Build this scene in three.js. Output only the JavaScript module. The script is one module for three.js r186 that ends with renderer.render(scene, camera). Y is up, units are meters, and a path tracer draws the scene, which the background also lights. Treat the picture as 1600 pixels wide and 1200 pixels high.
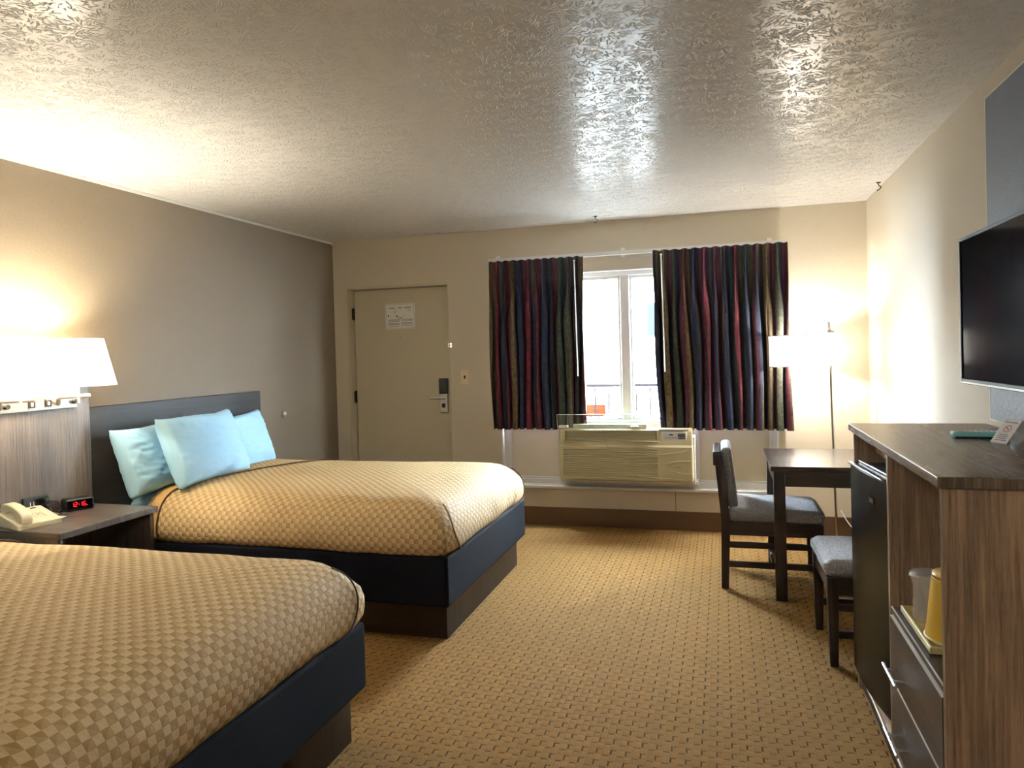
import * as THREE from 'three';
import { RoundedBoxGeometry } from 'three/addons/geometries/RoundedBoxGeometry.js';
import { mergeGeometries, mergeVertices } from 'three/addons/utils/BufferGeometryUtils.js';
import { Brush, Evaluator, SUBTRACTION } from 'three-bvh-csg';
import { RectAreaLightUniformsLib } from 'three/addons/lights/RectAreaLightUniformsLib.js';

/* ---------- camera, sky, exposure ---------- */
const renderer = new THREE.WebGLRenderer({ antialias: true });
renderer.toneMapping = THREE.LinearToneMapping;
renderer.toneMappingExposure = 1.36;
renderer.shadowMap.enabled = true;
RectAreaLightUniformsLib.init();
const scene = new THREE.Scene();
scene.background = new THREE.Color().setRGB(0.72, 0.87, 1.0);
scene.backgroundIntensity = 150;
const camera = new THREE.PerspectiveCamera(2 * Math.atan(600 / 1113.24) * 180 / Math.PI, 4 / 3, 0.05, 200);
camera.position.set(0, 1.4189, 0);
camera.rotation.set(-0.0147, 0.2864, -0.0277, 'YXZ');
camera.setViewOffset(1600, 1200, 0, 32.92, 1600, 1200);
const WALL_LAMP = 2.9, FLOOR_LAMP = 2.4, VANITY = 50;      // candela / nits of the lamps, used in their builders
const WARM = new THREE.Color().setRGB(1, 0.93, 0.79), NEUTRAL = new THREE.Color().setRGB(1, 0.96, 0.90);

/* ---------- room numbers ---------- */
const XL = -3.306, XR = 1.02, ZF = -5.66, ZN = 1.7, H = 2.44;

/* ---------- small helpers ---------- */
let seed = 12345;
const rnd = () => { seed |= 0; seed = seed + 0x6D2B79F5 | 0; let t = Math.imul(seed ^ seed >>> 15, 1 | seed); t = t + Math.imul(t ^ t >>> 7, 61 | t) ^ t; return ((t ^ t >>> 14) >>> 0) / 4294967296; };
const V3 = (x, y, z) => new THREE.Vector3(x, y, z);
const lerp = (a, b, t) => a + (b - a) * t;
const smooth = (a, b, x) => { const t = Math.min(1, Math.max(0, (x - a) / (b - a))); return t * t * (3 - 2 * t); };
const hash = (x, y, s) => { let h = Math.imul(x, 374761393) ^ Math.imul(y, 668265263) ^ Math.imul(s, 1442695041); h = Math.imul(h ^ h >>> 13, 1274126177); return ((h ^ h >>> 16) >>> 0) / 4294967296; };
const md = (a, n) => ((a % n) + n) % n;
function vnoise(x, y, px, py, s) {
  const xi = Math.floor(x), yi = Math.floor(y), fx = x - xi, fy = y - yi, u = fx * fx * (3 - 2 * fx), v = fy * fy * (3 - 2 * fy);
  const a = hash(md(xi, px), md(yi, py), s), b = hash(md(xi + 1, px), md(yi, py), s), c = hash(md(xi, px), md(yi + 1, py), s), d = hash(md(xi + 1, px), md(yi + 1, py), s);
  return lerp(lerp(a, b, u), lerp(c, d, u), v);
}
function fbm(x, y, px, py, s, oct = 3) { let r = 0, a = 0.5, t = 0; for (let i = 0; i < oct; i++) { r += a * vnoise(x, y, px, py, s + i); t += a; a *= 0.5; x *= 2; y *= 2; px *= 2; py *= 2; } return r / t; }
const n2 = (x, y, s = 1) => fbm(x + 500, y + 500, 100000, 100000, s, 2) - 0.5;
function tex(w, h, fn, srgb = true) {
  const d = new Uint8Array(w * h * 4);
  for (let y = 0; y < h; y++) for (let x = 0; x < w; x++) {
    const c = fn(x, y), i = (y * w + x) * 4;
    if (typeof c === 'number') d[i] = d[i + 1] = d[i + 2] = Math.max(0, Math.min(255, c * 255));
    else for (let k = 0; k < 3; k++) d[i + k] = Math.max(0, Math.min(255, c[k]));
    d[i + 3] = 255;
  }
  const t = new THREE.DataTexture(d, w, h); t.wrapS = t.wrapT = THREE.RepeatWrapping; t.magFilter = THREE.LinearFilter; t.minFilter = THREE.LinearFilter;
  if (srgb) t.colorSpace = THREE.SRGBColorSpace; t.needsUpdate = true; return t;
}
const rep = (t, sx, sy = sx) => { const c = t.clone(); c.repeat.set(1 / sx, 1 / sy); c.needsUpdate = true; return c; };
const std = (color, o = {}) => new THREE.MeshStandardMaterial({ color, roughness: 0.6, ...o });
const phy = (color, o = {}) => new THREE.MeshPhysicalMaterial({ color, roughness: 0.5, ...o });

/* uv in metres by the dominant side of the normal; v runs along the grain axis */
function uvBox(g, grain = 'y') {
  const p = g.attributes.position, n = g.attributes.normal, uv = new Float32Array(p.count * 2);
  for (let i = 0; i < p.count; i++) {
    const a = [Math.abs(n.getX(i)), Math.abs(n.getY(i)), Math.abs(n.getZ(i))], c = [p.getX(i), p.getY(i), p.getZ(i)];
    const ax = a[0] >= a[1] && a[0] >= a[2] ? 0 : a[1] >= a[2] ? 1 : 2;
    const pl = ax === 0 ? [2, 1] : ax === 1 ? [0, 2] : [0, 1], gi = 'xyz'.indexOf(grain);
    let u = pl[0], v = pl[1]; if (u === gi) { u = pl[1]; v = pl[0]; }
    uv[i * 2] = c[u]; uv[i * 2 + 1] = c[v];
  }
  g.setAttribute('uv', new THREE.BufferAttribute(uv, 2)); return g;
}
/* box from min to max corner, with softened edges */
function bx(x0, x1, y0, y1, z0, z1, r = 0.003, grain = 'y', seg = 2) {
  const w = Math.abs(x1 - x0), h = Math.abs(y1 - y0), d = Math.abs(z1 - z0);
  r = Math.min(r, w * 0.49, h * 0.49, d * 0.49);
  const g = r > 0 ? new RoundedBoxGeometry(w, h, d, seg, r) : new THREE.BoxGeometry(w, h, d);
  g.translate((x0 + x1) / 2, (y0 + y1) / 2, (z0 + z1) / 2);
  return uvBox(g, grain);
}
const cyl = (r, h, x, y, z, seg = 20, r2 = r) => new THREE.CylinderGeometry(r2, r, h, seg).translate(x, y + h / 2, z);
function tube(pts, r, seg = 24, rad = 8, tension = 0.5) {
  const c = new THREE.CatmullRomCurve3(pts.map(p => V3(...p)), false, 'catmullrom', tension); return new THREE.TubeGeometry(c, seg, r, rad, false);
}
function rod(a, b, r, rad = 12) {
  const A = V3(...a), B = V3(...b), d = B.clone().sub(A), g = new THREE.CylinderGeometry(r, r, d.length(), rad);
  g.applyQuaternion(new THREE.Quaternion().setFromUnitVectors(V3(0, 1, 0), d.normalize())); g.translate((A.x + B.x) / 2, (A.y + B.y) / 2, (A.z + B.z) / 2); return g;
}
const merge = gs => gs.length === 1 ? gs[0] : mergeGeometries(gs.map(g => { const h = g.index ? g.toNonIndexed() : g; for (const k of Object.keys(h.attributes)) if (!['position', 'normal', 'uv'].includes(k)) h.deleteAttribute(k); return h; }));
const names = {};
const numbered = n => { const k = names[n] = (names[n] ?? -1) + 1; return k ? `${n}_${String(k).padStart(3, '0')}` : n; };
function mesh(name, geos, m, parent) {
  const o = new THREE.Mesh(merge(Array.isArray(geos) ? geos : [geos]), m); o.name = parent ? name : numbered(name); o.castShadow = o.receiveShadow = true; (parent || scene).add(o); return o;
}
function thing(name, label, category, pos = [0, 0, 0], turn = 0, group) {
  const o = new THREE.Group(); o.name = numbered(name); o.position.set(...pos); o.rotation.y = turn; o.userData = { label, category }; if (group) o.userData.group = group; scene.add(o); return o;
}
function tag(o, label, category, group) { Object.assign(o.userData, { label, category }); if (group) o.userData.group = group; return o; }
function struct(name, geos, m, label, category) { const o = mesh(name, geos, m); o.userData.kind = 'structure'; if (label) { o.userData.label = label; o.userData.category = category; } return o; }
function structGroup(name, label, category) { const o = new THREE.Group(); o.name = name; o.userData = { kind: 'structure', label, category }; scene.add(o); return o; }

/* ---------- textures ---------- */
const woodMap = tex(1024, 1024, (x, y) => {           // grain runs along v
  const u = x / 1024, v = y / 1024;
  const w = fbm(u * 6 , v * 2, 6, 2, 3, 2) * 0.05;
  const broad = fbm((u + w) * 10, v * 1, 10, 1, 5, 2), fine = fbm((u + w * 0.4) * 90, v * 3, 90, 3, 11, 3), pore = fbm(u * 300, v * 14, 300, 14, 21, 2);
  let t = 0.30 * broad + 0.45 * fine + 0.25 * pore; t = (t - 0.5) * 1.9 + 0.62;
  if (pore > 0.72) t -= 0.18;
  const k = 120 + 130 * Math.min(1, Math.max(0, t)); return [k, k * 0.985, k * 0.965];
});
const woodBump = tex(512, 512, (x, y) => fbm(x / 512 * 160, y / 512 * 8, 160, 8, 31, 2), false);
const wood = (c, rough = 0.42, tile = 0.7, extra = {}) => std(c, { map: rep(woodMap, tile), bumpMap: rep(woodBump, tile), bumpScale: 0.0006, roughness: rough, ...extra });

const CELLS = 8, CT = 1024;                            // carpet: basket weave of looped blocks
const carpetAt = (x, y) => {
  const c = CT / CELLS, jx = (fbm(x / CT * 24, y / CT * 24, 24, 24, 61, 2) - 0.5) * 12, jy = (fbm(x / CT * 24, y / CT * 24, 24, 24, 67, 2) - 0.5) * 12;
  const X = x + jx, Y = y + jy, i = Math.floor(X / c), j = Math.floor(Y / c), u = X / c - i, v = Y / c - j, even = (i + j) % 2 === 0;
  const bump = Math.pow(Math.abs(Math.sin(Math.PI * u) * Math.sin(Math.PI * v)), 0.35), a = md(i, 2), b = md(j, 2);
  let mark = 0;                                        // dark yarn showing where loops dive under: a T in one block of four, a dash in another
  if (a === 0 && b === 0) mark = Math.max((1 - smooth(0.05, 0.13, Math.abs(u - 0.16))) * smooth(0.0, 0.12, v) * (1 - smooth(0.8, 0.95, v)), 0.75 * (1 - smooth(0.04, 0.10, Math.abs(v - 0.10))) * (1 - smooth(0.7, 0.95, u)));
  if (a === 1 && b === 1) mark = 0.8 * (1 - smooth(0.04, 0.11, Math.abs(v - 0.12))) * smooth(0.02, 0.15, u) * (1 - smooth(0.85, 1, u));
  return { hump: (0.45 + 0.55 * bump) * (even ? 1 : 0.88) * (1 - 0.7 * mark), mark, id: hash(md(i, 8), md(j, 8), 7) };
};
const carpetMap = tex(CT, CT, (x, y) => {
  const c = carpetAt(x, y), g = hash(x, y, 3), f = fbm(x / CT * 200, y / CT * 200, 200, 200, 71, 2);
  let k = 0.86 + 0.20 * (f - 0.5) + 0.13 * (g - 0.5) + 0.05 * (c.id - 0.5);
  k *= 1 - 0.62 * c.mark * (0.6 + 0.5 * c.id);
  return [150 * k, 113 * k, 64 * k];
});
const carpetBump = tex(CT, CT, (x, y) => { const c = carpetAt(x, y); return 0.15 + 0.65 * c.hump + 0.18 * fbm(x / CT * 180, y / CT * 180, 180, 180, 77, 2); }, false);

const SQ = 8, ST = 1024;                               // bedspread: checker of quilted squares, some split into two triangles
const spreadAt = (x, y) => {
  const c = ST / SQ, i = Math.floor(x / c), j = Math.floor(y / c), u = x / c - i, v = y / c - j; return { i, j, u, v, dark: (i + j) % 2 === 0 };
};
const spreadMap = tex(ST, ST, (x, y) => {
  const { u, v, dark, j } = spreadAt(x, y), w = 0.5 + 0.5 * Math.sin(x * 1.57) * Math.sin(y * 1.57), f = fbm(x / ST * 120, y / ST * 120, 120, 120, 83, 2);
  let t = dark ? ((j % 2 ? u + v < 1 : u > v) ? 0.0 : 0.30) : ((u + v > 1) ? 0.95 : 0.78);
  t += 0.16 * (f - 0.5) + 0.06 * (w - 0.5);
  return [lerp(172, 228, t), lerp(138, 202, t), lerp(86, 154, t)];
});
const spreadBump = tex(512, 512, (x, y) => { const { u, v, dark } = spreadAt(x * 2, y * 2); const p = Math.pow(Math.sin(Math.PI * u) * Math.sin(Math.PI * v), 0.5); return (dark ? 0.25 : 0.45) + 0.4 * p * (dark ? 0.7 : 1) + 0.08 * hash(x, y, 5); }, false);

/* ceiling: plaster stamped with a brush, rosettes of raised strokes */
const CE = 2048, ceilH = new Float32Array(CE * CE);
{
  const stars = [];
  for (let j = 0; j < 12; j++) for (let i = 0; i < 12; i++) stars.push([(i + (j % 2) * 0.5 + 0.8 * (rnd() - 0.5)) / 12 * CE, (j + 0.8 * (rnd() - 0.5)) / 12 * CE]);
  for (const [sx, sy] of stars) {
    const n = 60 + Math.floor(rnd() * 40);
    for (let k = 0; k < n; k++) {
      let a = rnd() * 6.283, r = 8 + Math.sqrt(rnd()) * 100, len = 10 + rnd() * 38, x = sx + Math.cos(a) * r, y = sy + Math.sin(a) * r, wd = 1.05 + rnd() * 0.75, hh = 0.55 + 0.45 * rnd(), bend = (rnd() - 0.5) * 0.05;
      a += (rnd() - 0.5) * 0.7;
      for (let s = 0; s < len; s++) {
        a += bend + (rnd() - 0.5) * 0.14; x += Math.cos(a); y += Math.sin(a);
        const e = Math.min(1, s / 5, (len - s) / 8), R = 4;
        for (let dy = -R; dy <= R; dy++) for (let dx = -R; dx <= R; dx++) {
          const X = Math.floor(x) + dx, Y = Math.floor(y) + dy, d2 = (X - x) ** 2 + (Y - y) ** 2, val = hh * e * Math.exp(-d2 / (2 * wd * wd)), ix = md(Y, CE) * CE + md(X, CE);
          if (val > ceilH[ix]) ceilH[ix] = val;
        }
      }
    }
  }
}
const ceilBump = tex(CE, CE, (x, y) => 0.08 + 0.82 * ceilH[y * CE + x] + 0.07 * fbm(x / CE * 150, y / CE * 150, 150, 150, 91, 2), false);
const wallBump = tex(512, 512, (x, y) => 0.7 * fbm(x / 512 * 70, y / 512 * 70, 70, 70, 41, 2) + 0.3 * fbm(x / 512 * 16, y / 512 * 16, 16, 16, 47, 2), false);
const clothBump = tex(256, 256, (x, y) => 0.5 + 0.25 * Math.sin(x * Math.PI / 2) * Math.cos(y * Math.PI / 4) + 0.25 * hash(x, y, 9), false);
const tweedMap = tex(512, 512, (x, y) => { const a = hash(x >> 1, y, 4), b = fbm(x / 512 * 60, y / 512 * 60, 60, 60, 51, 2), k = 0.74 + 0.34 * (a - 0.5) + 0.35 * (b - 0.5); return [255 * k, 254 * k, 252 * k]; });
const brushMap = tex(256, 512, (x, y) => 0.35 + 0.25 * fbm(x / 256 * 4, y / 512 * 200, 4, 200, 57, 2), false);

/* ---------- materials ---------- */
const M = {
  wallCream: std(0xd4c9b3, { bumpMap: rep(wallBump, 0.26), bumpScale: 0.0011, roughness: 0.6 }),
  wallTaupe: std(0x7c6e59, { bumpMap: rep(wallBump, 0.26), bumpScale: 0.001, roughness: 0.66 }),
  ceiling: phy(0xe9e6e0, { bumpMap: rep(ceilBump, 1.28), bumpScale: 0.0042, roughness: 0.24, specularIntensity: 1 }),
  carpet: phy(0xffffff, { specularIntensity: 0.15, map: rep(carpetMap, 0.205, 0.285), bumpMap: rep(carpetBump, 0.205, 0.285), bumpScale: 0.006, roughness: 0.95 }),
  basebrown: std(0x5a4028, { roughness: 0.45 }),
  doorPaint: std(0xcabfa4, { roughness: 0.45 }),
  slabWhite: std(0xe9e7e0, { roughness: 0.4 }),
  infill: std(0xddd3ba, { roughness: 0.5 }),
  glass: phy(0xffffff, { transmission: 1, roughness: 0, thickness: 0, ior: 1.5 }),
  acrylic: phy(0xf4f8fa, { transmission: 1, roughness: 0.02, thickness: 0, ior: 1.49 }),
  chrome: std(0xd8d8d8, { metalness: 1, roughness: 0.18 }),
  nickel: std(0xc9c6bf, { metalness: 1, roughness: 0.32, bumpMap: rep(brushMap, 0.2), bumpScale: 0.0001 }),
  satin: std(0xe2dfd8, { metalness: 0.5, roughness: 0.42 }),
  darkMetal: std(0x2a2622, { metalness: 0.6, roughness: 0.4 }),
  black: std(0x0c0c0e, { roughness: 0.38 }),
  blackGloss: phy(0x050507, { roughness: 0.25, specularIntensity: 0.3 }),
  darkVoid: std(0x14110e, { roughness: 0.8 }),
  cabinet: wood(0xc4a789, 0.45, 0.62), cabinetTop: wood(0x94826f, 0.27, 0.7, { bumpScale: 0.00015 }), drawer: wood(0x54453a, 0.36, 0.7),
  headboard: wood(0x2e2724, 0.55, 0.8), nightWood: wood(0x6a615b, 0.34, 0.65),
  espresso: wood(0x3a2b25, 0.38, 0.6), plinth: wood(0x35281f, 0.4, 0.8),
  navy: phy(0x0d0f17, { bumpMap: rep(clothBump, 0.02), bumpScale: 0.0003, roughness: 0.85, specularIntensity: 0.25 }),
  spread: std(0xffffff, { map: rep(spreadMap, 0.19), bumpMap: rep(spreadBump, 0.19), bumpScale: 0.0035, roughness: 0.72 }),
  band: std(0xc49b5c, { bumpMap: rep(clothBump, 0.02), bumpScale: 0.0003, roughness: 0.7 }),
  piping: std(0x4a3220, { roughness: 0.8 }),
  pillow: std(0xa9d6ee, { bumpMap: rep(clothBump, 0.012), bumpScale: 0.00025, roughness: 0.8 }),
  tweed: std(0xc8c8cc, { map: rep(tweedMap, 0.25), bumpMap: rep(clothBump, 0.015), bumpScale: 0.0005, roughness: 0.9 }),
  acBeige: std(0xd2c8a2, { roughness: 0.42 }),
  ivory: std(0xe6d9ae, { roughness: 0.4 }), phone: std(0xe9e2c6, { roughness: 0.38 }),
  whitePlastic: std(0xf2f1ee, { roughness: 0.4 }), paper: std(0xf3f0ea, { roughness: 0.8 }),
  shade: phy(0xfff6e6, { transmission: 0.5, roughness: 1, thickness: 0, side: THREE.DoubleSide }),
  shadeWhite: phy(0xfdfbf6, { transmission: 0.5, roughness: 1, thickness: 0, side: THREE.DoubleSide }),
  panelGrey: std(0x4b4d54, { bumpMap: rep(wallBump, 0.45), bumpScale: 0.0012, roughness: 0.5 }),
  teal: std(0xa2f0f8, { roughness: 0.3 }),
  yellow: std(0xe2bb4c, { roughness: 0.42 }), tray: std(0xe4d08e, { roughness: 0.4 }),
};
const glow = (c, k) => new THREE.MeshStandardMaterial({ color: 0x000000, emissive: c, emissiveIntensity: k, roughness: 1 });

/* ================= the room ================= */
struct('floor', bx(XL - 0.15, XR + 0.15, -0.12, 0, ZF - 0.05, ZN + 0.15, 0), M.carpet, 'gold and tan basket-weave loop carpet across the room', 'floor');
struct('ceiling', bx(XL - 0.15, XR + 0.15, H, H + 0.15, ZF - 0.16, ZN + 0.15, 0), M.ceiling, 'white ceiling with brush-stamped plaster rosettes', 'ceiling');
struct('wall_left', bx(XL - 0.15, XL, 0, H, ZF - 0.16, ZN + 0.15, 0), M.wallTaupe, 'taupe painted wall behind the beds', 'wall');
struct('wall_right', bx(XR, XR + 0.15, 0, H, ZF - 0.16, ZN + 0.15, 0), M.wallCream, 'cream textured wall behind the television', 'wall');
struct('wall_near', bx(XL, XR, 0, H, ZN, ZN + 0.15, 0), M.wallCream, 'cream wall facing the window', 'wall');
const DO = [-3.18, -2.212, 2.032], WO = [-1.775, 0.402, 0.315, 2.055];
{
  const s = new THREE.Shape([[XL, 0], [XR, 0], [XR, H], [XL, H]].map(p => new THREE.Vector2(...p)));
  const hole = (a, b, c, d) => s.holes.push(new THREE.Path([[a, c], [a, d], [b, d], [b, c]].map(p => new THREE.Vector2(...p))));
  hole(DO[0], DO[1], 0.001, DO[2]); hole(WO[0], WO[1], WO[2], WO[3]);
  struct('wall_far', uvBox(new THREE.ExtrudeGeometry(s, { depth: 0.16, bevelEnabled: false }).translate(0, 0, ZF - 0.16)), M.wallCream, 'cream wall holding the door and the window', 'wall');
}
struct('baseboard_far', bx(DO[1], XR, 0, 0.148, ZF, ZF + 0.012, 0.004), M.basebrown, 'dark brown vinyl baseboard below the window', 'baseboard');
struct('baseboard_left', bx(XL, XL + 0.012, 0, 0.148, ZF, ZN, 0.004), M.basebrown, 'dark brown vinyl baseboard along the taupe wall', 'baseboard');
struct('baseboard_right', bx(XR - 0.012, XR, 0, 0.148, ZF, ZN, 0.004), M.basebrown, 'dark brown vinyl baseboard along the right wall', 'baseboard');
struct('trim_1', bx(XL, XL + 0.006, H - 0.02, H - 0.001, ZF, ZN, 0.002), M.slabWhite, 'thin pale strip between taupe wall and ceiling', 'trim');
struct('trim_2', [bx(-0.372, -0.366, 0.15, 0.30, ZF, ZF + 0.002, 0)], std(0x8a7a5c), 'narrow board joint in the wall under the air conditioner', 'trim');

/* door in its recessed frame */
{
  const g = structGroup('door_1', 'beige flush entrance door with electronic lock', 'door');
  const zD = ZF - 0.085;
  mesh('door_frame', [bx(DO[0], DO[0] + 0.022, 0, DO[2], ZF - 0.15, ZF - 0.002, 0.003), bx(DO[1] - 0.012, DO[1], 0, DO[2], ZF - 0.15, ZF - 0.002, 0.003), bx(DO[0], DO[1], DO[2] - 0.022, DO[2], ZF - 0.15, ZF - 0.002, 0.003)], M.doorPaint, g);
  mesh('threshold', bx(DO[0], DO[1], 0, 0.012, ZF - 0.16, ZF, 0.002), M.darkMetal, g);
  mesh('door_leaf', bx(DO[0] + 0.0275, DO[1] - 0.0175, 0.014, DO[2] - 0.0275, zD - 0.045, zD, 0.003), M.doorPaint, g);
  mesh('door_stop', [bx(DO[0] + 0.01, DO[0] + 0.045, 0.012, DO[2] - 0.01, zD - 0.065, zD - 0.048, 0.002), bx(DO[1] - 0.035, DO[1] - 0.005, 0.012, DO[2] - 0.01, zD - 0.065, zD - 0.048, 0.002), bx(DO[0] + 0.01, DO[1] - 0.005, DO[2] - 0.05, DO[2] - 0.01, zD - 0.065, zD - 0.048, 0.002)], M.doorPaint, g);
  for (const y of [1.80, 1.06, 0.25]) mesh('hinge', [cyl(0.008, 0.11, DO[0] + 0.025, y - 0.055, zD + 0.006, 12), bx(DO[0] + 0.0225, DO[0] + 0.0255, y - 0.05, y + 0.05, zD, zD + 0.04, 0.001)], M.darkMetal, g);
  const X = -2.31;
  const lock = mesh('lock_plate', bx(X - 0.036, X + 0.036, 0.915, 1.08, zD, zD + 0.018, 0.005), M.nickel, g);
  mesh('lock_case', bx(X - 0.038, X + 0.04, 1.08, 1.212, zD, zD + 0.032, 0.008), M.black, g);
  mesh('lever', [rod([X + 0.005, 1.042, zD + 0.015], [X + 0.005, 1.042, zD + 0.055], 0.012), rod([X + 0.012, 1.042, zD + 0.05], [X - 0.115, 1.044, zD + 0.052], 0.0095)], M.nickel, g);
  mesh('thumb_turn', bx(X - 0.013, X + 0.013, 0.96, 0.995, zD + 0.018, zD + 0.03, 0.003), M.black, lock);
  mesh('security_latch', [bx(-2.262, -2.236, 1.475, 1.515, zD, zD + 0.006, 0.002), rod([-2.25, 1.495, zD + 0.01], [-2.2, 1.495, ZF + 0.012], 0.006), bx(-2.212, -2.19, 1.475, 1.515, ZF, ZF + 0.008, 0.002), cyl(0.008, 0.04, -2.243, 1.475, zD + 0.012, 12)], M.chrome, g);
  mesh('peephole', new THREE.TorusGeometry(0.009, 0.004, 8, 20).translate(-2.712, 1.577, zD + 0.002), M.nickel, g);
  // evacuation notice
  const cv = document.createElement('canvas'); cv.width = 512; cv.height = 400; const c = cv.getContext('2d');
  c.fillStyle = '#efece4'; c.fillRect(0, 0, 512, 400); c.strokeStyle = '#77726a'; c.lineWidth = 3; c.strokeRect(10, 10, 492, 380);
  c.fillStyle = '#5a554e';
  for (const [x, w] of [[60, 110], [215, 80], [330, 130]]) { c.fillRect(x, 56, w, 7); c.fillRect(x + 12, 68, w - 24, 6); }
  c.strokeRect(150, 92, 34, 46); c.fillRect(385, 100, 60, 4); c.fillRect(390, 110, 50, 4);
  c.fillStyle = '#151515'; c.fillRect(40, 172, 18, 30); c.fillRect(190, 186, 18, 30);
  c.strokeStyle = '#a8a298'; c.lineWidth = 2; c.strokeRect(70, 178, 100, 32); c.strokeRect(220, 178, 130, 32);
  c.fillStyle = '#4c4740'; c.fillRect(225, 224, 70, 9);
  for (let k = 0; k < 9; k++) { c.fillStyle = k % 4 === 3 ? '#efece4' : '#8a857c'; c.fillRect(40, 250 + k * 14, 205, 7); c.fillRect(270, 246 + k * 13, 205, 6); }
  const t = new THREE.CanvasTexture(cv); t.colorSpace = THREE.SRGBColorSpace;
  const sg = thing('evacuation_notice', 'white printed evacuation notice on the door above peephole', 'notice', [-2.704, 1.764, zD + 0.001]);
  mesh('backing', bx(-0.143, 0.143, -0.113, 0.113, 0, 0.003, 0.001), M.paper, sg);
  mesh('print', new THREE.PlaneGeometry(0.278, 0.218).translate(0, 0, 0.0036), std(0xffffff, { map: t, roughness: 0.5 }), sg);
}
{ // light switch
  const g = thing('light_switch', 'ivory toggle light switch on wall beside the door', 'switch', [-2.083, 1.22, ZF]);
  mesh('cover_plate', bx(-0.036, 0.036, -0.058, 0.058, 0, 0.007, 0.003), M.ivory, g);
  mesh('toggle', bx(-0.006, 0.006, -0.012, 0.016, 0.006, 0.02, 0.003), M.darkMetal, g);
  for (const y of [-0.042, 0.042]) mesh('screw', new THREE.SphereGeometry(0.0035, 8, 6).translate(0, y, 0.007), M.ivory, g);
}
{ // door bumper on left wall
  const g = thing('door_bumper', 'round brass-ringed door bumper on the taupe wall', 'door stop', [XL, 0.985, -4.84]);
  mesh('ring', new THREE.LatheGeometry([[0.0, 0.004], [0.022, 0.004], [0.03, 0.009], [0.031, 0.016], [0.024, 0.02], [0.02, 0.014]].map(p => new THREE.Vector2(p[0], p[1] - 0.004)), 24).rotateZ(-Math.PI / 2), std(0xa48a5a, { metalness: 0.8, roughness: 0.4 }), g);
  mesh('rubber_pad', new THREE.SphereGeometry(0.019, 16, 10).scale(0.7, 1, 1).translate(0.014, 0, 0), M.whitePlastic, g);
}

/* window wall */
{
  const g = structGroup('window_1', 'white aluminium two-sash window with beige infill panels below', 'window');
  const [a, b, c, d] = WO, z0 = ZF - 0.13, z1 = ZF - 0.06, mid = -0.735, W = M.slabWhite, sillY = 0.845;
  mesh('frame', [bx(a, a + 0.055, c, d, z0, z1, 0.004), bx(b - 0.055, b, c, d, z0, z1, 0.004), bx(a, b, d - 0.045, d, z0, z1, 0.004), bx(a, b, c, c + 0.05, z0, z1, 0.004), bx(a, b, sillY - 0.05, sillY + 0.005, z0, z1 + 0.01, 0.004)], W, g);
  mesh('mullion', bx(mid - 0.036, mid + 0.036, sillY, d - 0.04, z0 + 0.01, z1 - 0.008, 0.004), W, g);
  for (const [x0, x1, dz] of [[a + 0.05, mid - 0.03, 0], [mid + 0.03, b - 0.05, -0.012]]) {
    const y0 = sillY + 0.003, y1 = d - 0.043, f = 0.026, zz = z0 + 0.02 + dz;
    const s = mesh('sash', [bx(x0, x0 + f, y0, y1, zz, zz + 0.03, 0.003), bx(x1 - f, x1, y0, y1, zz, zz + 0.03, 0.003), bx(x0 + f, x1 - f, y0, y0 + f, zz, zz + 0.03, 0.003), bx(x0 + f, x1 - f, y1 - f, y1, zz, zz + 0.03, 0.003)], W, g);
    mesh('pane', new THREE.PlaneGeometry(x1 - x0 - 2 * f + 0.01, y1 - y0 - 2 * f + 0.01).translate((x0 + x1) / 2, (y0 + y1) / 2, zz + 0.014), M.glass, s);
  }
  for (const [x0, x1] of [[a + 0.045, -1.27], [-0.205, b - 0.045]]) {
    const p = mesh('infill_panel', bx(x0, x1, c + 0.03, sillY - 0.03, z0, z1 - 0.03, 0), M.infill, g);
    const q = 0.022; mesh('panel_bead', [bx(x0, x0 + q, c + 0.045, sillY - 0.045, z1 - 0.03, z1 - 0.012, 0.004), bx(x1 - q, x1, c + 0.045, sillY - 0.045, z1 - 0.03, z1 - 0.012, 0.004), bx(x0, x1, c + 0.045, c + 0.045 + q, z1 - 0.03, z1 - 0.012, 0.004)], W, p);
  }
  mesh('infill_panel', bx(-1.28, -0.2, c + 0.03, sillY - 0.03, z0, z1 - 0.03, 0), M.infill, g);
  for (const x of [-1.272, -0.205]) mesh('post', bx(x - 0.02, x + 0.02, c + 0.04, sillY - 0.03, z0, z1 - 0.005, 0.003), W, g);
  mesh('sill', bx(a - 0.02, b + 0.02, c - 0.012, c + 0.012, z1 - 0.005, ZF + 0.035, 0.006), W, g);
  mesh('reveal', [bx(a, a + 0.012, c + 0.012, d, z1, ZF - 0.001, 0.002), bx(b - 0.012, b, c + 0.012, d, z1, ZF - 0.001, 0.002), bx(a, b, d - 0.01, d, z1, ZF - 0.001, 0.002)], W, g);
}

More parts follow.
